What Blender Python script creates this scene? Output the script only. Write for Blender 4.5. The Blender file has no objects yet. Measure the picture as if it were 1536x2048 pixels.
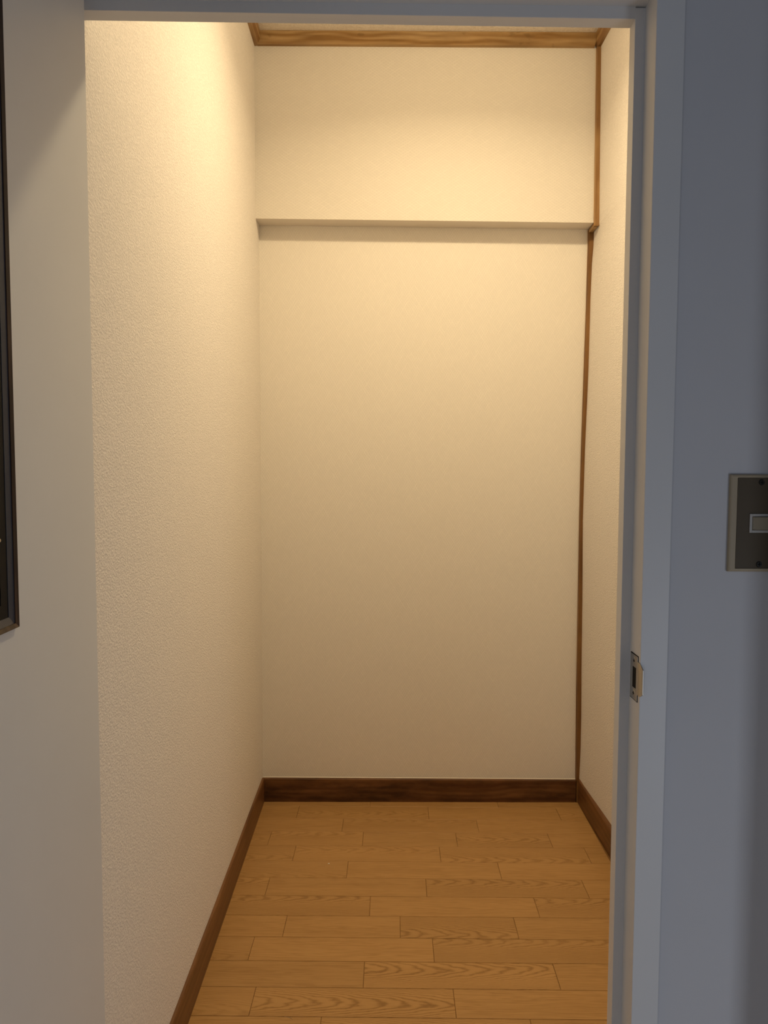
import bpy, bmesh, math, random
from mathutils import Vector, Matrix

S = bpy.context.scene
COL = S.collection
random.seed(7)

# ------------------------------------------------------------------ camera
# right-handed room frame: +X right, +Y into the closet, +Z up, closet floor at z = 0
PITCH, YAW, ROLL = 0.0628, 0.0054, 0.0035
CAM_H = 1.15
cam_data = bpy.data.cameras.new('camera')
cam = bpy.data.objects.new('camera', cam_data)
COL.objects.link(cam)
fwd = Vector((math.sin(YAW) * math.cos(PITCH), math.cos(YAW) * math.cos(PITCH), -math.sin(PITCH)))
right0 = Vector((math.cos(YAW), -math.sin(YAW), 0))
up0 = right0.cross(fwd)
right = math.cos(ROLL) * right0 + math.sin(ROLL) * up0
up = -math.sin(ROLL) * right0 + math.cos(ROLL) * up0
cam.matrix_world = Matrix(((right.x, up.x, -fwd.x, 0), (right.y, up.y, -fwd.y, 0),
                           (right.z, up.z, -fwd.z, CAM_H), (0, 0, 0, 1)))
cam_data.sensor_fit = 'AUTO'
cam_data.sensor_width = 36
cam_data.lens = 1500 / 2048 * 36
cam_data.clip_start = 0.02
S.camera = cam

# ------------------------------------------------------------------ light and exposure
w = bpy.data.worlds.new('world')
S.world = w
w.use_nodes = True
w.node_tree.nodes['Background'].inputs['Color'].default_value = (0.62, 0.76, 1.0, 1)
w.node_tree.nodes['Background'].inputs['Strength'].default_value = 0.12

def light(name, kind, loc, target, color, power, **kw):
    d = bpy.data.lights.new(name, kind)
    d.color = color
    d.energy = power
    for k, v in kw.items():
        setattr(d, k, v)
    o = bpy.data.objects.new(name, d)
    COL.objects.link(o)
    o.location = loc
    o.rotation_euler = (Vector(target) - Vector(loc)).to_track_quat('-Z', 'Y').to_euler()
    return o

# the closet's ceiling lamp: a wide downward beam plus the bulb's own all-round glow
light('closet_downlight', 'AREA', (0.22, 1.70, 2.482), (0.22, 1.70, 0), (1.0, 0.785, 0.47), 9.6,
      shape='DISK', size=0.10, spread=math.radians(148))
light('closet_bulb', 'POINT', (0.22, 1.70, 2.450), (0.22, 1.70, 0), (1.0, 0.785, 0.47), 5.9, shadow_soft_size=0.04)
light('hall_window_daylight', 'AREA', (1.19, -0.5, 0.34), (-1.5, 0.2, 0.5), (0.80, 0.87, 1.0), 5.6,
      shape='RECTANGLE', size=0.34, size_y=0.7)
light('hall_daylight_fill', 'AREA', (-1.15, -1.8, 0.35), (0.3, 0.9, 0.8), (0.82, 0.88, 1.0), 4.4,
      shape='RECTANGLE', size=0.6, size_y=0.9)  # added fill to brighten the door frame, no window known there

S.view_settings.view_transform = 'Standard'
S.view_settings.look = 'None'
S.view_settings.exposure = 0.0
S.view_settings.gamma = 1.0
S.view_settings.use_curve_mapping = False

# ------------------------------------------------------------------ node helpers
def new_mat(name, rough=0.6, spec=0.3, metal=0.0):
    m = bpy.data.materials.new(name)
    m.use_nodes = True
    nt = m.node_tree
    b = nt.nodes['Principled BSDF']
    b.inputs['Roughness'].default_value = rough
    b.inputs['Specular IOR Level'].default_value = spec
    b.inputs['Metallic'].default_value = metal
    return m, nt, b

class G:
    """tiny wrapper to write shader graphs"""
    def __init__(self, nt):
        self.nt = nt
    def n(self, t, **kw):
        x = self.nt.nodes.new(t)
        for k, v in kw.items():
            setattr(x, k, v)
        return x
    def link(self, a, b):
        self.nt.links.new(a, b)
    def put(self, sock, v):
        if isinstance(v, (int, float)):
            sock.default_value = v
        elif isinstance(v, tuple):
            sock.default_value = v
        else:
            self.link(v, sock)
    def m(self, op, a, b=0.0, c=None):
        x = self.n('ShaderNodeMath', operation=op)
        self.put(x.inputs[0], a)
        self.put(x.inputs[1], b)
        if c is not None:
            self.put(x.inputs[2], c)
        return x.outputs[0]
    def coord(self):
        return self.n('ShaderNodeTexCoord').outputs['Object']
    def sep(self, v):
        x = self.n('ShaderNodeSeparateXYZ')
        self.link(v, x.inputs[0])
        return x.outputs
    def comb(self, a, b, c):
        x = self.n('ShaderNodeCombineXYZ')
        for i, v in enumerate((a, b, c)):
            self.put(x.inputs[i], v)
        return x.outputs[0]
    def noise(self, vec, scale, detail=2.0, rough=0.5):
        x = self.n('ShaderNodeTexNoise')
        self.link(vec, x.inputs['Vector'])
        x.inputs['Scale'].default_value = scale
        x.inputs['Detail'].default_value = detail
        x.inputs['Roughness'].default_value = rough
        return x.outputs['Fac']
    def ramp(self, f, stops):
        x = self.n('ShaderNodeValToRGB')
        self.link(f, x.inputs[0])
        e = x.color_ramp.elements
        while len(e) < len(stops):
            e.new(0.5)
        for el, (p, c) in zip(e, stops):
            el.position = p
            el.color = (*c, 1)
        return x.outputs[0]
    def mix(self, f, a, b, mode='MIX'):
        x = self.n('ShaderNodeMix', data_type='RGBA', blend_type=mode)
        self.put(x.inputs[0], f)
        for s, v in ((x.inputs[6], a), (x.inputs[7], b)):
            if isinstance(v, tuple):
                s.default_value = (*v[:3], 1)
            else:
                self.link(v, s)
        return x.outputs[2]
    def bump(self, h, strength, dist, b):
        x = self.n('ShaderNodeBump')
        x.inputs['Strength'].default_value = strength
        x.inputs['Distance'].default_value = dist
        self.link(h, x.inputs['Height'])
        self.link(x.outputs[0], b.inputs['Normal'])

def plain(name, col, rough=0.5, spec=0.3, metal=0.0, speck=0.0):
    m, nt, b = new_mat(name, rough, spec, metal)
    g = G(nt)
    c = g.coord()
    f = g.noise(c, 9.0, 4.0)
    v = 0.03 + speck
    col_n = g.mix(f, tuple(x * (1 - v) for x in col), tuple(min(1, x * (1 + v)) for x in col))
    g.link(col_n, b.inputs['Base Color'])
    return m

def weave_mat(name, col, theta_deg, pitch=0.0076, k=1.0):
    """wallpaper with a woven lattice of raised threads"""
    m, nt, b = new_mat(name, 0.75, 0.2)
    g = G(nt)
    c = g.coord()
    s = g.sep(c)
    wob = g.noise(c, 60.0, 2.0)
    wob = g.m('MULTIPLY', g.m('SUBTRACT', wob, 0.5), 0.0060)
    th = math.radians(theta_deg)
    tot = None
    fam = []
    for sg, seed in ((1, 0.0), (-1, 3.7)):
        p = g.m('ADD', g.m('MULTIPLY', s[0], math.sin(th)), g.m('MULTIPLY', s[2], sg * math.cos(th)))
        t = g.m('ADD', g.m('MULTIPLY', s[0], math.cos(th)), g.m('MULTIPLY', s[2], -sg * math.sin(th)))
        p = g.m('ADD', p, g.m('MULTIPLY', wob, sg))
        wv = g.m('ABSOLUTE', g.m('SINE', g.m('MULTIPLY', p, math.pi / pitch)))
        ridge = g.m('POWER', g.m('SUBTRACT', 1.0, wv), 1.9)
        # threads fade in and out along their run
        amp = g.noise(g.comb(g.m('MULTIPLY', p, 130.0), g.m('MULTIPLY', t, 28.0), seed), 1.0, 1.0)
        amp = g.m('MULTIPLY', g.m('SUBTRACT', amp, 0.22), 2.0)
        fam.append(g.m('MULTIPLY', ridge, g.m('MINIMUM', g.m('MAXIMUM', amp, 0.28), 1.0)))
    hgt = g.m('MAXIMUM', fam[0], fam[1])
    lo = tuple(x * (1 - 0.06 * k) for x in col)
    hi = tuple(min(1, x * (1 + 0.07 * k)) for x in col)
    fine = g.noise(c, 420.0, 2.0)
    f = g.m('ADD', hgt, g.m('MULTIPLY', g.m('SUBTRACT', fine, 0.5), 0.35))
    g.link(g.mix(f, lo, hi), b.inputs['Base Color'])
    g.bump(f, 0.35, 0.0008, b)
    return m

def pebble_mat(name, col, scale=330.0, strength=0.42, var=0.07):
    """wallpaper with a fine rippled plaster relief"""
    m, nt, b = new_mat(name, 0.7, 0.25)
    g = G(nt)
    c = g.coord()
    s = g.sep(c)
    vec = g.comb(s[0], g.m('MULTIPLY', s[1], 0.72), s[2])
    n1 = g.noise(vec, scale, 1.5, 0.55)
    n2 = g.noise(c, 7.0, 2.0)
    f = g.m('MULTIPLY', g.m('SUBTRACT', n1, 0.32), 2.6)
    fc = g.n('ShaderNodeClamp')
    g.link(f, fc.inputs[0])
    f = fc.outputs[0]
    lo = tuple(x * (1 - var) for x in col)
    hi = tuple(min(1, x * (1 + var)) for x in col)
    base = g.mix(f, lo, hi)
    base = g.mix(g.m('MULTIPLY', n2, 0.10), base, tuple(x * 0.85 for x in col))
    g.link(base, b.inputs['Base Color'])
    g.bump(f, strength, 0.0015, b)
    return m

def wood_mat(name, light_c, dark_c, axis=0, freq=60.0, rough=0.45, knots=0.0, stain=0.0, ring=0.22):
    """sawn timber, grain along one axis of the piece"""
    m, nt, b = new_mat(name, rough, 0.35)
    g = G(nt)
    c = g.coord()
    s = g.sep(c)
    o = [i for i in range(3) if i != axis]
    a = s[axis]
    u = g.m('MULTIPLY', a, 0.06)
    vec = g.comb(u, s[o[0]], s[o[1]])
    n1 = g.noise(vec, freq, 3.0, 0.6)
    n2 = g.noise(g.comb(g.m('MULTIPLY', a, 0.25), s[o[0]], s[o[1]]), freq * 0.35, 2.0)
    rings = g.m('SINE', g.m('ADD', g.m('MULTIPLY', s[o[1]], 330.0), g.m('MULTIPLY', n2, 16.0)))
    f = g.m('ADD', g.m('MULTIPLY', n1, 0.8), g.m('MULTIPLY', rings, ring))
    colr = g.ramp(f, [(0.25, dark_c), (0.62, light_c)])
    if stain:
        n3 = g.noise(g.comb(g.m('MULTIPLY', a, 0.3), s[o[0]], s[o[1]]), 16.0, 4.0, 0.65)
        st = g.ramp(n3, [(0.42, (0, 0, 0)), (0.62, (1, 1, 1))])
        colr = g.mix(g.m('MULTIPLY', st, stain), colr, tuple(x * 0.35 for x in dark_c))
    if knots:
        n4 = g.noise(g.comb(g.m('MULTIPLY', a, 0.5), s[o[0]], s[o[1]]), 34.0, 2.0, 0.7)
        kn = g.ramp(n4, [(0.63, (0, 0, 0)), (0.70, (1, 1, 1))])
        colr = g.mix(g.m('MULTIPLY', kn, knots), colr, tuple(x * 0.45 for x in dark_c))
    g.link(colr, b.inputs['Base Color'])
    g.bump(n1, 0.12, 0.001, b)
    return m

def plank_mat():
    """oak floor board; object colour carries (seed, cathedral amount, grain centre, tone)"""
    m, nt, b = new_mat('oak_plank', 0.42, 0.3)
    g = G(nt)
    c = g.coord()
    oi = g.n('ShaderNodeObjectInfo')
    sc = g.n('ShaderNodeSeparateColor')
    g.link(oi.outputs['Color'], sc.inputs[0])
    seed, cath, vc = sc.outputs
    tone = oi.outputs['Alpha']
    s = g.sep(c)
    u, v = s[0], s[1]
    so = g.m('MULTIPLY', seed, 47.0)
    # slow wander of the pith line and of the rings
    wander = g.noise(g.comb(g.m('MULTIPLY', u, 5.0), so, 0.0), 1.0, 1.0)
    vv = g.m('ADD', g.m('SUBTRACT', v, g.m('MULTIPLY', g.m('SUBTRACT', vc, 0.5), 0.12)),
             g.m('MULTIPLY', g.m('SUBTRACT', wander, 0.5), 0.022))
    dist = g.noise(g.comb(g.m('ADD', g.m('MULTIPLY', u, 18.0), so), g.m('MULTIPLY', v, 60.0), so), 1.0, 3.0, 0.55)
    w1 = g.m('ADD', g.m('MULTIPLY', u, 21.0), g.m('MULTIPLY', g.m('MULTIPLY', vv, vv), 2900.0))
    w1 = g.m('ADD', w1, g.m('MULTIPLY', dist, 1.9))
    l1 = g.m('POWER', g.m('MULTIPLY', g.m('ADD', g.m('SINE', g.m('MULTIPLY', w1, 6.283)), 1.0), 0.5), 2.2)
    d2 = g.noise(g.comb(g.m('ADD', g.m('MULTIPLY', u, 3.0), so), g.m('MULTIPLY', v, 55.0), so), 1.0, 3.0, 0.6)
    w2 = g.m('ADD', g.m('MULTIPLY', v, 130.0), g.m('MULTIPLY', d2, 7.0))
    l2 = g.m('POWER', g.m('MULTIPLY', g.m('ADD', g.m('SINE', g.m('MULTIPLY', w2, 6.283)), 1.0), 0.5), 1.6)
    l2 = g.m('MULTIPLY', l2, 0.55)
    grain = g.m('ADD', g.m('MULTIPLY', l1, cath), g.m('MULTIPLY', l2, g.m('SUBTRACT', 1.0, cath)))
    fib = g.noise(g.comb(g.m('ADD', g.m('MULTIPLY', u, 22.0), so), g.m('MULTIPLY', v, 560.0), so), 1.0, 2.5, 0.65)
    slow = g.noise(g.comb(g.m('ADD', g.m('MULTIPLY', u, 2.5), so), g.m('MULTIPLY', v, 22.0), so), 1.0, 2.0)
    f = g.m('ADD', g.m('MULTIPLY', grain, 0.58), g.m('MULTIPLY', g.m('SUBTRACT', fib, 0.5), 0.70))
    f = g.m('ADD', f, g.m('MULTIPLY', g.m('SUBTRACT', slow, 0.5), 0.5))
    colr = g.ramp(f, [(0.0, (0.48, 0.270, 0.098)), (0.40, (0.385, 0.205, 0.067)), (1.0, (0.17, 0.076, 0.019))])
    k = g.m('ADD', 0.86, g.m('MULTIPLY', tone, 0.09))
    colr = g.mix(1.0, colr, g.comb(k, k, k), 'MULTIPLY')
    g.link(colr, b.inputs['Base Color'])
    g.bump(f, 0.08, 0.0006, b)
    return m

def stipple_mat():
    m, nt, b = new_mat('stipple_ceiling', 0.85, 0.1)
    g = G(nt)
    c = g.coord()
    n1 = g.noise(c, 150.0, 2.0)
    g.link(g.mix(n1, (0.70, 0.63, 0.54), (0.90, 0.85, 0.78)), b.inputs['Base Color'])
    g.bump(n1, 0.9, 0.003, b)
    return m

def brushed(name, col, rough=0.35):
    m, nt, b = new_mat(name, rough, 0.5, 1.0)
    g = G(nt)
    c = g.coord()
    s = g.sep(c)
    n1 = g.noise(g.comb(g.m('MULTIPLY', s[0], 40.0), g.m('MULTIPLY', s[1], 40.0), g.m('MULTIPLY', s[2], 900.0)), 1.0, 2.0)
    g.link(g.mix(n1, tuple(x * 0.9 for x in col), tuple(min(1, x * 1.08) for x in col)), b.inputs['Base Color'])
    return m

WALLPAPER = (0.84, 0.79, 0.715)
M = {
    'weave_low': weave_mat('weave_wallpaper', WALLPAPER, 57, 0.0068, 1.0),
    'weave_high': weave_mat('weave_wallpaper_turned_dim', tuple(c * 0.94 for c in WALLPAPER), 33),  # same paper, colour dimmed to hold down the lamp's bright spot
    'pebble': pebble_mat('pebble_wallpaper', (0.79, 0.745, 0.695)),
    'soffit': plain('soffit_paper', (0.78, 0.72, 0.64), 0.75, 0.2),
    'ceiling': stipple_mat(),
    'pine_x': wood_mat('pine_trim_across', (0.53, 0.355, 0.165), (0.29, 0.155, 0.05), 0, 46, 0.4, 0.35, 0.25, 0.10),
    'pine_y': wood_mat('pine_trim_deep', (0.44, 0.275, 0.115), (0.25, 0.125, 0.038), 1, 46, 0.4, 0.3, 0.1),
    'pine_z': wood_mat('pine_post', (0.42, 0.25, 0.10), (0.28, 0.145, 0.05), 2, 46, 0.4, 0.3, 0.1),
    'post_z': wood_mat('stained_post', (0.26, 0.128, 0.038), (0.14, 0.06, 0.014), 2, 46, 0.4, 0.2, 0.2, 0.08),
    'base_x': wood_mat('stained_skirting_across', (0.205, 0.092, 0.032), (0.095, 0.036, 0.012), 0, 40, 0.42, 0.0, 0.75, 0.07),
    'base_y': wood_mat('stained_skirting_deep', (0.235, 0.11, 0.038), (0.13, 0.052, 0.016), 1, 40, 0.42, 0.0, 0.35, 0.07),
    'caulk': plain('pale_caulk', (0.70, 0.63, 0.53), 0.6),
    'oak': plank_mat(),
    'subfloor': plain('dark_subfloor', (0.24, 0.12, 0.04), 0.9),
    'hall_floor': plain('worn_hall_boards', (0.58, 0.47, 0.34), 0.5),
    'paint': plain('white_gloss_paint', (0.70, 0.695, 0.69), 0.38, 0.4),
    'hall': plain('white_hall_paint', (0.595, 0.595, 0.615), 0.7, 0.2),
    'door': plain('cream_door_laminate', (0.65, 0.655, 0.655), 0.42, 0.35),
    'win_wood': wood_mat('walnut_bead', (0.085, 0.045, 0.026), (0.035, 0.018, 0.011), 2, 60, 0.4),
    'win_metal': plain('blue_black_metal', (0.036, 0.042, 0.060), 0.35, 0.5),
    'pane_gap_shade': plain('pane_gap_black', (0.004, 0.004, 0.005), 0.6, 0.2),
    'plate_frame': plain('beige_plastic', (0.39, 0.318, 0.215), 0.45, 0.4),
    'bronze': plain('bronze_plate', (0.085, 0.063, 0.037), 0.5, 0.3),
    'switch_grey': plain('pale_grey_plastic', (0.43, 0.41, 0.38), 0.4, 0.4),
    'rocker': plain('cream_plastic', (0.27, 0.222, 0.145), 0.35, 0.45),
    'screw_dark': plain('dark_steel', (0.03, 0.028, 0.025), 0.4, 0.5, 0.6),
    'steel': brushed('nickel_steel', (0.47, 0.44, 0.385), 0.3),
    'recess_shade': plain('recess_shade_black', (0.008, 0.007, 0.006), 0.9),  # near-black colour stands in for shade in gaps, holes and slots
    'crumb': plain('white_crumb', (0.85, 0.82, 0.76), 0.8),
    'splinter': plain('pale_splinter', (0.55, 0.36, 0.17), 0.8),
}
gm, gnt, gb = new_mat('dark_glass', 0.06, 0.5)
gb.inputs['Base Color'].default_value = (0.022, 0.026, 0.028, 1)
M['glass'] = gm

# ------------------------------------------------------------------ geometry helpers
def obj(name, bm, mat, parent=None, bevel=0.0, seg=2, smooth=False):
    me = bpy.data.meshes.new(name)
    bm.normal_update()
    bm.to_mesh(me)
    bm.free()
    for mm in (mat if isinstance(mat, (list, tuple)) else [mat]):
        me.materials.append(M[mm])
    if smooth:
        for p in me.polygons:
            p.use_smooth = True
    o = bpy.data.objects.new(name, me)
    COL.objects.link(o)
    if parent:
        o.parent = parent
    if bevel:
        md = o.modifiers.new('bevel', 'BEVEL')
        md.width = bevel
        md.segments = seg
        md.limit_method = 'ANGLE'
    return o

def add_box(bm, x0, x1, y0, y1, z0, z1, mi=0):
    vs = [bm.verts.new((x, y, z)) for x in (x0, x1) for y in (y0, y1) for z in (z0, z1)]
    for q in ((0, 1, 3, 2), (4, 6, 7, 5), (0, 4, 5, 1), (2, 3, 7, 6), (0, 2, 6, 4), (1, 5, 7, 3)):
        bm.faces.new([vs[i] for i in q]).material_index = mi
    return vs

def box(*a):
    bm = bmesh.new()
    add_box(bm, *a)
    return bm

def loft(rings, closed=True):
    """bridge a list of equal-length vertex loops and cap the ends"""
    bm = bmesh.new()
    rv = [[bm.verts.new(p) for p in r] for r in rings]
    n = len(rv[0])
    for a, b in zip(rv, rv[1:]):
        for i in range(n):
            j = (i + 1) % n
            bm.faces.new((a[i], a[j], b[j], b[i]))
    bm.faces.new(rv[0][::-1])
    bm.faces.new(rv[-1])
    bmesh.ops.recalc_face_normals(bm, faces=bm.faces)
    return bm

def add_cyl(bm, c, axis, r, h, n=20, r2=None, mi=0):
    """cylinder / cone frustum from c along axis ('x','y','z', sign by h)"""
    r2 = r if r2 is None else r2
    k = 'xyz'.index(axis)
    o = [i for i in range(3) if i != k]
    ra, rb = [], []
    for i in range(n):
        a = 2 * math.pi * i / n
        for lst, rr, d in ((ra, r, 0), (rb, r2, h)):
            p = [0, 0, 0]
            p[k] = c[k] + d
            p[o[0]] = c[o[0]] + rr * math.cos(a)
            p[o[1]] = c[o[1]] + rr * math.sin(a)
            lst.append(bm.verts.new(p))
    fs = [bm.faces.new((ra[i], ra[(i + 1) % n], rb[(i + 1) % n], rb[i])) for i in range(n)]
    fs += [bm.faces.new(ra[::-1]), bm.faces.new(rb)]
    bmesh.ops.recalc_face_normals(bm, faces=fs)
    for f in fs:
        f.material_index = mi

def tag(o, label, cat, group=None, kind=None):
    o['label'] = label
    o['category'] = cat
    if group:
        o['group'] = group
    if kind:
        o['kind'] = kind
    return o

def struct(o, label, cat):
    return tag(o, label, cat, kind='structure')

def empty(name, loc):
    o = bpy.data.objects.new(name, None)
    COL.objects.link(o)
    o.location = loc
    o.empty_display_size = 0.05
    return o

def shift(bm, loc):
    bmesh.ops.translate(bm, verts=bm.verts, vec=-Vector(loc))
    return bm

# ------------------------------------------------------------------ key dimensions (metres)
XL, XR = -0.398, 0.690              # closet side walls
YB, YS = 2.506, 2.440               # back wall, bulkhead face
ZS_L, ZS_R = 1.930, 1.9225          # underside of the bulkhead sags to the right
ZC = 2.495                          # ceiling
YF0, YF1 = 0.913, 0.965             # front wall of the closet, hall face and closet face
JX_R, JX_L = 0.320, -0.380          # rebate faces of the door frame
ZH = 1.705                          # rebate face of the head

# ------------------------------------------------------------------ floor with its planks
fl = struct(obj('floor', box(XL - 0.05, XR + 0.05, 0.96, YB + 0.06, -0.06, -0.0022), 'subfloor'),
            'honey oak plank floor of the closet, boards running left to right', 'floor')
ANG, PX, PY, PITCHW = -0.0154, 0.14, 2.4595, 0.0879
ca, sa = math.cos(ANG), math.sin(ANG)
GAP = 0.0005
# joints in each row (distance along the row), measured for the rows in view
rows = {
    0: [-0.0303, 0.4026], 1: [-0.2685, 0.1642, 0.5940], 2: [-0.1140, 0.3167],
    3: [-0.3338, -0.0460, 0.2424, 0.5292], 4: [-0.2462, 0.1857, 0.6216], 5: [-0.0836, 0.3491],
    6: [-0.2967, 0.1368, 0.5699], 7: [-0.0142, 0.4206], 8: [-0.2242, 0.0638, 0.3525, 0.6410],
    9: [-0.2917, 0.1415, 0.5740], 10: [-0.0203, 0.4145], 11: [-0.2564, 0.1775, 0.6110],
    12: [-0.1039, 0.3301], 13: [-0.330, 0.102, 0.535], 14: [-0.05, 0.382], 15: [-0.21, 0.223, 0.655],
    16: [0.0, 0.432], 17: [-0.30, 0.132, 0.565],
}
# boards with a strong flame figure: (row, index) -> (amount, position of the figure across the board)
flame = {(1, 1): (0.75, 0.40), (2, 1): (0.55, 0.85), (3, 0): (0.5, 0.45), (3, 1): (0.7, 0.90), (3, 3): (0.9, 0.55),
         (4, 0): (0.7, 0.20), (4, 1): (0.6, 0.72), (4, 2): (0.9, 0.15), (5, 0): (0.45, 0.05),
         (6, 0): (0.9, 0.85), (6, 2): (0.9, 0.82), (7, 0): (0.9, 0.90), (7, 2): (0.9, 0.90),
         (8, 2): (0.95, 0.18), (9, 2): (0.85, 0.92), (10, 1): (1.0, 0.74), (10, 0): (0.0, 0.2),
         (11, 0): (0.45, 0.12), (11, 1): (1.0, 0.46), (12, 1): (0.8, 0.5), (1, 3): (0.6, 0.4), (9, 0): (0.5, 0.1)}
for r in range(-0, 18):
    js = rows[r]
    v0 = PY - PITCHW * r                       # far edge of the row in the turned frame
    v1 = v0 + PITCHW
    e0, e1 = XL + 0.001, XR - 0.011
    if r == 0:
        v1 = v0 + 0.044
    cuts = [e0] + [j for j in js if e0 + 0.01 < j < e1 - 0.005] + [e1]
    for i, (a, b_) in enumerate(zip(cuts, cuts[1:])):
        ea, eb = a + GAP, b_ - GAP
        va, vb = v0 + GAP, v1 - GAP
        um, vm = (ea + eb) / 2, (va + vb) / 2
        bm = bmesh.new()
        hx, hy = (eb - ea) / 2, (vb - va) / 2
        # board: top face with a fine eased edge
        lo, mid, top = [], [], []
        c_ = 0.0006
        for sx, sy in ((-1, -1), (1, -1), (1, 1), (-1, 1)):
            lo.append(bm.verts.new((sx * hx, sy * hy, -0.0022)))
            mid.append(bm.verts.new((sx * hx, sy * hy, -c_)))
            top.append(bm.verts.new((sx * (hx - c_), sy * (hy - c_), 0)))
        for k in range(4):
            q = (k + 1) % 4
            bm.faces.new((lo[k], lo[q], mid[q], mid[k]))
            bm.faces.new((mid[k], mid[q], top[q], top[k]))
        bm.faces.new(top)
        o = obj('plank', bm, 'oak', fl)
        du, dv = um - PX, vm - PY
        o.location = (PX + du * ca - dv * sa, PY + du * sa + dv * ca, 0)
        o.rotation_euler = (0, 0, ANG)
        am, pos = flame.get((r, i), (random.uniform(0.0, 0.12), random.uniform(0, 1)))
        # vc: position 0..1 across board mapped so that 0.5 is the middle (0.12 m span)
        o.color = (random.random(), am, 0.5 + (pos - 0.5) * PITCHW / 0.12, random.random())

# ------------------------------------------------------------------ closet walls and ceiling
struct(obj('wall_back', loft([[(XL, YB, z), (0.70, YB, z), (0.70, YB + 0.06, z), (XL, YB + 0.06, z)]
                              for z in (0.0, 1.96)]), 'weave_low'),
       'cream woven pattern wallpaper on the tall lower back wall', 'wall')
# bulkhead over the back wall: face, underside
bm = bmesh.new()
xr = 0.6755
pts = {}
for nm, x, zs in (('l', XL, ZS_L), ('r', xr + 0.003, ZS_R)):
    xt = x if nm == 'l' else 0.6735
    pts[nm] = [bm.verts.new(p) for p in ((x, YS, zs), (xt, YS, ZC), (xt, YB - 0.0004, ZC), (x, YB - 0.0004, zs - 0.001))]
L, Rr = pts['l'], pts['r']
f = bm.faces.new((L[0], Rr[0], Rr[1], L[1])); f.material_index = 0
f = bm.faces.new((L[3], Rr[3], Rr[0], L[0])); f.material_index = 1
bm.faces.new((L[1], Rr[1], Rr[2], L[2])).material_index = 1
bm.faces.new((L[2], Rr[2], Rr[3], L[3])).material_index = 1
bm.faces.new(L[::-1]).material_index = 1
bm.faces.new(Rr).material_index = 1
bmesh.ops.recalc_face_normals(bm, faces=bm.faces)
struct(obj('wall_bulkhead', bm, ['weave_high', 'soffit']),
       'shallow boxed bulkhead with woven wallpaper across top of back wall', 'bulkhead')
struct(obj('wall_left', box(XL - 0.06, XL, 0.96, YB + 0.06, 0.0, ZC), 'pebble'),
       'pebbled cream wallpaper on left closet wall', 'wall')
struct(obj('ceiling', box(XL - 0.06, XR + 0.06, 0.96, YB + 0.06, ZC, ZC + 0.06), 'ceiling'),
       'stippled cream ceiling of the closet', 'ceiling')

# front wall with the doorway cut through it
bm = bmesh.new()
OX0, OX1, OZ = -0.405, 0.345, 1.730
add_box(bm, -1.30, OX0, YF0, 0.960, -0.06, 2.62)
add_box(bm, OX1, 1.00, YF0, 0.960, -0.06, 2.62)
add_box(bm, OX0, OX1, YF0, 0.960, OZ, 2.62)
add_box(bm, -1.30, XL - 0.005, 0.960, 1.05, -0.06, 2.62)
add_box(bm, 0.36, 1.00, 0.960, 1.05, -0.06, 2.62)
add_box(bm, XL - 0.005, 0.36, 0.960, 1.05, 1.746, 2.62)
struct(obj('wall_front', bm, 'hall'), 'plain grey white hall wall right of the doorway, holding the switch', 'wall')
# hall: floor, ceiling and an added, unseen stub wall to shade the right edge
struct(obj('floor_hall', box(-1.30, 2.6, -2.6, 0.96, -0.11, -0.06), 'hall_floor'), 'wooden hall floor in front of the doorway', 'floor')
struct(obj('ceiling_hall', box(-1.30, 2.6, -2.6, YF0, 2.42, 2.50), 'hall'), 'white hall ceiling in front of the doorway', 'ceiling')
struct(obj('shade_wall_right', box(0.530, 0.60, 0.780, YF0, -0.06, 2.42), 'hall'), 'unseen white stub wall added right of the switch to cast shade', 'wall')

# ------------------------------------------------------------------ skirting boards
TB = 0.010
bm = loft([[(XL + 0.002, YB - 0.0005, 0), (XL + 0.002, 2.502 - 0.006, 0), (XL + 0.002, 2.502 - 0.006, 0.0795), (XL + 0.002, 2.502 - 0.0045, 0.0815), (XL + 0.002, YB - 0.0005, 0.0825)],
           [(0.672, YB - 0.0005, 0), (0.672, 2.4945, 0), (0.672, 2.4945, 0.0745), (0.672, 2.4955, 0.076), (0.672, YB - 0.0005, 0.0768)]])
bb = struct(obj('baseboard_back', bm, 'base_x'), 'dark stained wooden skirting along the back wall', 'skirting')
obj('caulk_line', loft([[(XL + 0.002, YB - 0.0005, 0.0826), (XL + 0.002, YB - 0.003, 0.0826), (XL + 0.002, YB - 0.0005, 0.0852)],
                        [(0.672, YB - 0.0005, 0.0769), (0.672, YB - 0.003, 0.0769), (0.672, YB - 0.0005, 0.0795)]]), 'caulk', bb)
def side_skirting(name, xw, s, y0, y1, lab):
    prof = [(0, 0), (0.0065, 0), (0.0065, 0.080), (0.005, 0.084), (0.0, 0.0855)]
    bm = loft([[(xw + s * p, y, z) for p, z in prof] for y in (y0, y1)])
    return struct(obj(name, bm, 'base_y'), lab, 'skirting')
side_skirting('baseboard_left', XL, 1, 0.97, 2.494, 'dark brown wooden skirting along the left wall')
side_skirting('baseboard_right', XR, -1.7, 0.97, 2.489, 'brown wooden skirting along the right wall')

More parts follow.
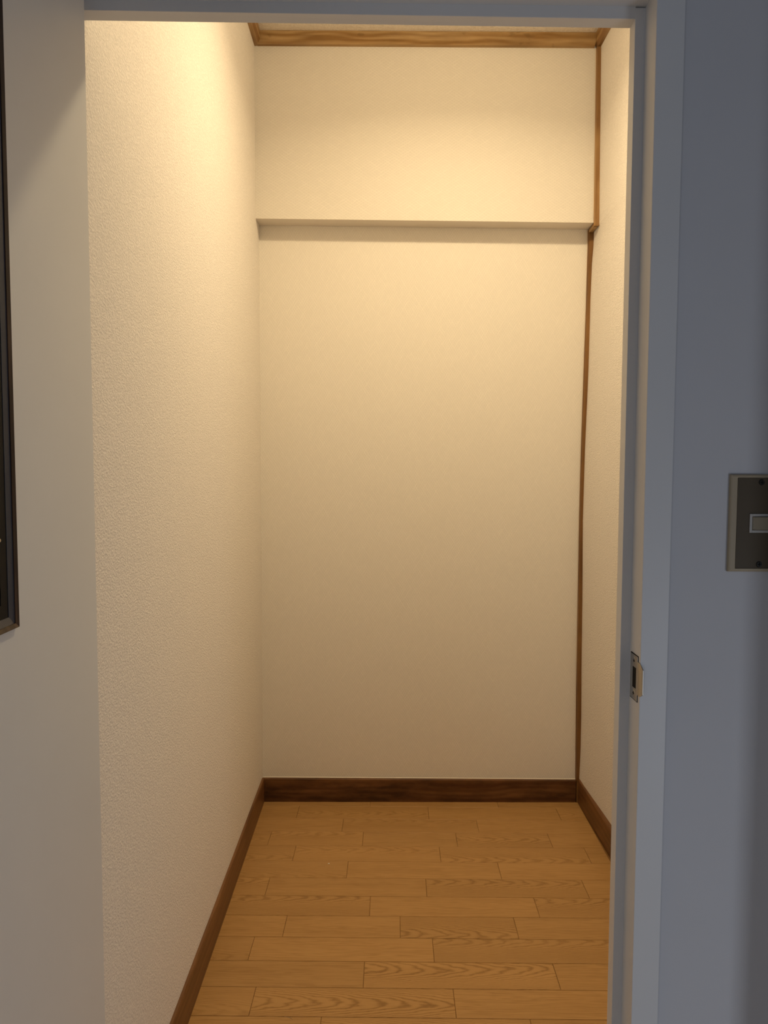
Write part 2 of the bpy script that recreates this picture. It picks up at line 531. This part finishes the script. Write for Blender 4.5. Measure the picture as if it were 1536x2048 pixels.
# ------------------------------------------------------------------ ceiling mouldings
def moulding_prof(d, z):
    # d: distance off the wall, z: height
    return [(0, ZC - 0.0005), (0, z), (0.012, z + 0.001), (0.0215, z + 0.010), (0.0225, ZC - 0.0005)]
ZM = 2.4585
pf = moulding_prof(0, ZM)
bm = loft([[(x, YS - d, z) for d, z in pf] for x in (XL + 0.010, XR - 0.0222)])
struct(obj('trim_1', bm, 'pine_x'), 'knotty honey pine moulding along top of back bulkhead', 'moulding')
bm = loft([[(XL + d * 0.93, y, z) for d, z in pf] for y in (0.97, YS - 0.0005)])
struct(obj('trim_2', bm, 'pine_y'), 'brown pine moulding along top of left wall', 'moulding')
bm = loft([[(XR - d, y, z) for d, z in pf] for y in (0.97, YS - 0.0005)])
struct(obj('trim_3', bm, 'pine_y'), 'honey pine moulding along top of right wall', 'moulding')

# ------------------------------------------------------------------ corner posts between back wall and right wall
low = [(1.9190, .6769, .6801, .6948), (1.8638, .6778, .6804, .6940), (1.8074, .6770, .6808, .6903), (1.6942, .6765, .6798, .6880),
       (1.4659, .6729, .6762, .6861), (1.2017, .6690, .6716, .6799), (0.9676, .6675, .6696, .6775), (0.6967, .6681, .6691, .6814),
       (0.4566, .6686, .6696, .6832), (0.3181, .6696, .6723, .6854), (0.1787, .6711, .6734, .6853), (0.0850, .6718, .6737, .6831), (0.0001, .6733, .6752, .6804)]
rings = []
for z, a, b_, c in low:
    rings.append([(a, YB - 0.0002, z), (b_, YB - 0.012, z), (c, YB - 0.0125, z), (c + 0.0004, YB - 0.0115, z), (c + 0.001, YB - 0.0002, z)])
post = struct(obj('trim_4', loft(rings), 'post_z'), 'thin wavy brown wooden post in right back corner below the bulkhead', 'corner post')
obj('caulk_line', loft([[(a - 0.0035, YB - 0.0004, z), (a - 0.0002, YB - 0.0015, z), (a - 0.0002, YB - 0.0004, z)] for z, a, b_, c in low[:-2]]), 'caulk', post)
hi = [(ZM - 0.0005, .6741, .6760, .6872), (2.1632, .6765, .6783, .6898), (1.9356, .6774, .6797, .6926), (1.9107, .6779, .6800, .6928)]
rings = [[(a, YS - 0.0002, z), (b_, YS - 0.0125, z), (c, YS - 0.0125, z), (c + 0.0006, YS - 0.011, z), (c + 0.001, YS - 0.0002, z)] for z, a, b_, c in hi]
post2 = struct(obj('trim_5', loft(rings), 'pine_z'), 'thin honey pine batten in right corner of the bulkhead', 'batten')
obj('caulk_line', loft([[(a - 0.004, YS - 0.0004, z), (a - 0.0002, YS - 0.0015, z), (a - 0.0002, YS - 0.0004, z)] for z, a, b_, c in hi[:-1]]), 'caulk', post2)
# short return of the batten under the bulkhead
bm = loft([[(0.6779, y, 1.9107), (0.6795, y, 1.9085), (0.6905, y, 1.9085), (0.6905, y, 1.9205), (0.6779, y, 1.9205)] for y in (YS - 0.0002, YB - 0.0127)])
struct(obj('trim_6', bm, 'pine_y'), 'short pine batten return under the right end of the bulkhead', 'batten')

# right wall: papered up to the corner posts, so its far edge follows their wavy outline
def post_edge(z):
    tab = hi if z > 1.915 else low
    yref = YS - 0.0120 if z > 1.915 else YB - 0.0120
    pts = sorted((t[0], t[3]) for t in tab)
    if z <= pts[0][0]:
        return pts[0][1], yref
    for (z0, c0), (z1, c1) in zip(pts, pts[1:]):
        if z <= z1:
            return c0 + (c1 - c0) * (z - z0) / (z1 - z0), yref
    return pts[-1][1], yref
def wall_x(y, z):
    c, yr = post_edge(z)
    t = min(1.0, max(0.0, (y - 2.12) / (yr - 2.12)))
    t = t * t * (3 - 2 * t)
    return XR + (c - 0.0002 - XR) * t
zs = sorted(set([0.0, 0.04] + [t[0] for t in low[:-1]] + [1.9107, 1.9156, 1.9310, 2.05, 2.1632, 2.30, 2.4560, ZC]))
ys = [0.96, 1.5, 2.12, 2.18, 2.24, 2.30, 2.35, 2.39, 2.4275, 2.46, 2.494, YB + 0.06]
bm = bmesh.new()
g0 = [[bm.verts.new((wall_x(y, z), y, z)) for z in zs] for y in ys]
g1 = [[bm.verts.new((0.765, y, z)) for z in zs] for y in ys]
for i in range(len(ys) - 1):
    for j in range(len(zs) - 1):
        bm.faces.new((g0[i][j], g0[i][j + 1], g0[i + 1][j + 1], g0[i + 1][j])).smooth = True
        bm.faces.new((g1[i][j], g1[i + 1][j], g1[i + 1][j + 1], g1[i][j + 1]))
for i in range(len(ys) - 1):
    for j in (0, len(zs) - 1):
        bm.faces.new((g0[i][j], g0[i + 1][j], g1[i + 1][j], g1[i][j]))
for j in range(len(zs) - 1):
    for i in (0, len(ys) - 1):
        bm.faces.new((g0[i][j], g1[i][j], g1[i][j + 1], g0[i][j + 1]))
bmesh.ops.recalc_face_normals(bm, faces=bm.faces)
struct(obj('wall_right', bm, 'pebble', smooth=False),
       'narrow strip of pebbled cream wallpaper on right closet wall', 'wall')

# ------------------------------------------------------------------ door frame
fr = empty('trim_7', (0.337, 0.935, 0))
struct(fr, 'white painted door frame with stepped stop around the doorway', 'door frame')
FO = fr.location.copy()
def fpart(name, bm, bevel=0.0008):
    return obj(name, shift(bm, FO), 'paint', fr, bevel)
# right jamb with its flat casing
fpart('jamb', box(JX_R, 0.3535, 0.905, YF1, -0.06, 1.7405))
fpart('jamb', box(-0.4135, JX_L, 0.905, YF1, -0.06, 1.7405))
fpart('head_jamb', loft([[(JX_L - 0.0010, 0.9052, ZH + 0.004), (JX_L - 0.0010, YF1, ZH + 0.004), (JX_L - 0.0010, YF1, 1.740), (JX_L - 0.0010, 0.9052, 1.740)],
                         [(JX_R + 0.0010, 0.9052, ZH), (JX_R + 0.0010, YF1, ZH), (JX_R + 0.0010, YF1, 1.740), (JX_R + 0.0010, 0.9052, 1.740)]]))
fpart('door_stop', box(0.3075, JX_R + 0.0010, 0.943, 0.963, -0.06, 1.7035), 0.0005)
fpart('door_stop', box(JX_L - 0.0010, -0.3675, 0.943, 0.963, -0.06, 1.7080), 0.0005)
fpart('head_stop', loft([[(-0.3680, 0.9432, 1.6965), (-0.3680, 0.963, 1.6955), (-0.3680, 0.963, ZH + 0.0060), (-0.3680, 0.9432, ZH + 0.0060)],
                         [(0.3080, 0.9432, 1.6905), (0.3080, 0.963, 1.6905), (0.3080, 0.963, ZH + 0.0020), (0.3080, 0.9432, ZH + 0.0020)]]), 0.0005)

# ------------------------------------------------------------------ strike plate on the right jamb
sp = empty('strike_plate', (JX_R, 0.924, 0.8866))
tag(sp, 'small nickel strike plate with a curved lip on the right door jamb', 'strike plate')
SO = sp.location.copy()
xf = JX_R - 0.0012
bm = bmesh.new()
# face plate with a rectangular latch hole, lies on the rebate face (plane x = const), y across, z up
y0, y1, z0, z1 = 0.9115, 0.9370, 0.8580, 0.9140
hy0, hy1, hz0, hz1 = 0.9160, 0.9295, 0.8726, 0.8988
for a in ((y0, y1, hz1, z1), (y0, y1, z0, hz0), (y0, hy0, hz0, hz1), (hy1, y1, hz0, hz1)):
    add_box(bm, xf, JX_R + 0.0002, *a)
obj('face_plate', shift(bm, SO), 'steel', sp, 0.0002)
# curved lip that wraps round the front edge of the jamb
rings = []
lip = [(xf, 0.9115, 0.8665, 0.9080), (xf, 0.9050, 0.8665, 0.9080), (xf + 0.0002, 0.9025, 0.8668, 0.9072), (xf + 0.0008, 0.9000, 0.8680, 0.9050), (xf + 0.0020, 0.8975, 0.8705, 0.9010)]
for x, y, za, zb in lip:
    rings.append([(x, y, za), (x, y, zb), (x + 0.0010, y + 0.0002, zb), (x + 0.0010, y + 0.0002, za)])
obj('lip', shift(loft(rings), SO), 'steel', sp, 0.0002, smooth=False)
obj('mortise_gap_shade', shift(box(JX_R - 0.0009, JX_R + 0.0004, y0 - 0.0003, y1 + 0.0006, z0 - 0.0009, z1 + 0.0009), SO), 'recess_shade', sp)  # dark sheet painting the shadow gap round the plate
obj('latch_hole', shift(box(JX_R - 0.0011, JX_R - 0.0001, hy0, hy1, hz0, hz1), SO), 'recess_shade', sp)
for zc in (0.9065, 0.8655):
    bm = bmesh.new()
    add_cyl(bm, (xf + 0.0001, 0.9235, zc), 'x', 0.0046, -0.0004, 20, 0.0042)
    sc_ = obj('screw', shift(bm, SO), 'steel', sp)
    bm = bmesh.new()
    add_box(bm, xf - 0.00055, xf - 0.0003, 0.9235 - 0.0023, 0.9235 + 0.0023, zc - 0.0005, zc + 0.0005)
    add_box(bm, xf - 0.00055, xf - 0.0003, 0.9235 - 0.0005, 0.9235 + 0.0005, zc - 0.0023, zc + 0.0023)
    obj('screw_slot', shift(bm, SO), 'recess_shade', sc_)

# ------------------------------------------------------------------ light switch on the hall wall
XS, ZSW = 0.4635, 1.0805
sw = empty('light_switch', (XS, YF0, ZSW))
tag(sw, 'beige framed light switch with a bronze plate on the grey wall', 'light switch')
WO = sw.location.copy()
def rect_ring(bm, x0, x1, z0, z1, ix0, ix1, iz0, iz1, y0, y1):
    add_box(bm, x0, ix0, y0, y1, z0, z1)
    add_box(bm, ix1, x1, y0, y1, z0, z1)
    add_box(bm, ix0, ix1, y0, y1, z0, iz0)
    add_box(bm, ix0, ix1, y0, y1, iz1, z1)
hw, hh = 0.0380, 0.0595
# raised frame with rounded outer edge
def frame_ring(y, ins):
    return [(-hw + ins, -hh + ins), (hw - ins, -hh + ins), (hw - ins, hh - ins), (-hw + ins, hh - ins)]
bm = bmesh.new()
iw, ih = 0.0292, 0.0555
lv = []
for y, ins in ((0, 0), (-0.0024, 0.0), (-0.0042, 0.0009), (-0.0048, 0.0026)):
    lv.append([bm.verts.new((x, y, z)) for x, z in frame_ring(y, ins)])
for y in (-0.0048, -0.0025):
    lv.append([bm.verts.new((x, y, z)) for x, z in ((-iw, -ih), (iw, -ih), (iw, ih), (-iw, ih))])
for a, b_ in zip(lv, lv[1:]):
    for i in range(4):
        j = (i + 1) % 4
        bm.faces.new((a[i], a[j], b_[j], b_[i]))
bm.faces.new(lv[-1])
bm.faces.new(lv[0][::-1])
bmesh.ops.recalc_face_normals(bm, faces=bm.faces)
obj('plate_frame', bm, 'plate_frame', sw, 0.0006)
bm = bmesh.new()
rect_ring(bm, -iw + 0.0004, iw - 0.0004, -ih + 0.0004, ih - 0.0004, -0.0130, 0.0130, -0.0110, 0.0110, -0.0042, -0.0024)
obj('face_plate', bm, 'bronze', sw)
bm = bmesh.new()
rect_ring(bm, -0.0135, 0.0135, -0.0115, 0.0115, -0.0104, 0.0104, -0.0084, 0.0084, -0.0056, -0.0024)
obj('switch_surround', bm, 'switch_grey', sw, 0.0003)
bm = loft([[(x, y, z) for x, y in ((-0.0098, -0.0026), (-0.0098, -0.0050), (-0.0070, -0.0068), (0.0066, -0.0080), (0.0098, -0.0086), (0.0098, -0.0026))] for z in (-0.0078, 0.0078)])
obj('rocker', bm, 'rocker', sw, 0.0003)
for zc in (0.0500, -0.0502):
    bm = bmesh.new()
    add_cyl(bm, (0, -0.0041, zc), 'y', 0.0038, -0.0012, 20, 0.0030)
    sc_ = obj('screw', bm, 'screw_dark', sw)
    bm = bmesh.new()
    add_box(bm, -0.0024, 0.0024, -0.00555, -0.0052, zc - 0.0005, zc + 0.0005)
    add_box(bm, -0.0005, 0.0005, -0.00555, -0.0052, zc - 0.0024, zc + 0.0024)
    obj('screw_slot', bm, 'recess_shade', sc_)

# ------------------------------------------------------------------ door leaf standing open on the left
DX1, DX0 = -0.3520, -0.3850            # face towards the doorway, back face
DY0, DY1 = 0.225, 0.925
WY0, WY1, WZ0, WZ1 = 0.500, 0.7195, 0.9925, 1.64     # slit window
d = struct(empty('door_1', (-0.37, 0.925, 0)), 'cream flush door standing open at the left with a dark slit window', 'door')
DO = d.location.copy()
bm = bmesh.new()
for a in ((DY0, WY0 + 0.004, -0.045, ZH - 0.004), (WY1 - 0.004, DY1, -0.045, ZH - 0.004), (WY0 + 0.004, WY1 - 0.004, -0.045, WZ0 + 0.004), (WY0 + 0.004, WY1 - 0.004, WZ1 - 0.004, ZH - 0.004)):
    add_box(bm, DX0, DX1, *a)
bmesh.ops.remove_doubles(bm, verts=bm.verts, dist=1e-6)
obj('door_leaf', shift(bm, DO), 'door', d)
def win_ring(bm, y0, y1, z0, z1, t, x0, x1, ch=0.0):
    """mitred rectangular ring with an optional sloped front"""
    o = [(y0, z0), (y1, z0), (y1, z1), (y0, z1)]
    n = [(y0 + t, z0 + t), (y1 - t, z0 + t), (y1 - t, z1 - t), (y0 + t, z1 - t)]
    A = [bm.verts.new((x0, *p)) for p in o]
    B = [bm.verts.new((x1, *p)) for p in o]
    C = [bm.verts.new((x1 - ch, *p)) for p in n]
    D = [bm.verts.new((x0, *p)) for p in n]
    for a, b_ in ((A, B), (B, C), (C, D), (D, A)):
        for i in range(4):
            j = (i + 1) % 4
            bm.faces.new((a[i], a[j], b_[j], b_[i]))
    bmesh.ops.recalc_face_normals(bm, faces=bm.faces)
bm = bmesh.new()
win_ring(bm, WY0, WY1, WZ0, WZ1, 0.0042, DX1 - 0.012, DX1 + 0.0035, 0.0015)
wf = obj('window_frame', shift(bm, DO), 'win_wood', d)
bm = bmesh.new()
win_ring(bm, WY0 + 0.0042, WY1 - 0.0042, WZ0 + 0.0042, WZ1 - 0.0042, 0.0072, DX1 - 0.018, DX1 + 0.001, 0.002)
obj('inner_bead', shift(bm, DO), 'win_metal', wf)
bm = bmesh.new()
win_ring(bm, WY0 + 0.0114, WY1 - 0.0114, WZ0 + 0.0114, WZ1 - 0.0114, 0.0132, DX1 - 0.02, DX1 - 0.0015, 0.0)  # black ring, stands in for the dark recess around the pane
obj('pane_gap_shade', shift(bm, DO), 'pane_gap_shade', wf)
obj('pane', shift(box(DX1 - 0.012, DX1 - 0.003, WY0 + 0.0246, WY1 - 0.0246, WZ0 + 0.0246, WZ1 - 0.0246), DO), 'glass', d)
bm = bmesh.new()
add_cyl(bm, (DX1 - 0.0017, 0.6955, 1.0785), 'x', 0.0024, 0.0012, 16, 0.0012)
obj('stud', shift(bm, DO), 'steel', d)

# ------------------------------------------------------------------ tiny litter on the floor
bm = bmesh.new()
bmesh.ops.create_icosphere(bm, subdivisions=1, radius=0.0022)
for v in bm.verts:
    v.co = Vector((v.co.x * 1.2, v.co.y, (v.co.z + 0.0022) * 0.5)) * random.uniform(0.9, 1.1)
    v.co.z = max(v.co.z, 0)
o = tag(obj('crumb', bm, 'crumb'), 'tiny white crumb lying on the plank floor', 'crumb')
o.location = (-0.1445, 2.0968, 0.0)
bm = loft([[(-0.010, 0.004, 0.0), (-0.010, 0.0046, 0.0), (-0.010, 0.0043, 0.0008)],
           [(0.0, 0.0005, 0.0), (0.0, 0.0022, 0.0), (0.0, 0.0014, 0.0018)],
           [(0.008, -0.0035, 0.0), (0.008, -0.0025, 0.0), (0.008, -0.003, 0.0008)]])
o = tag(obj('splinter', bm, 'splinter'), 'pale wood splinter lying on the nearest floor planks', 'splinter')
o.location = (-0.186, 1.4925, 0.0)
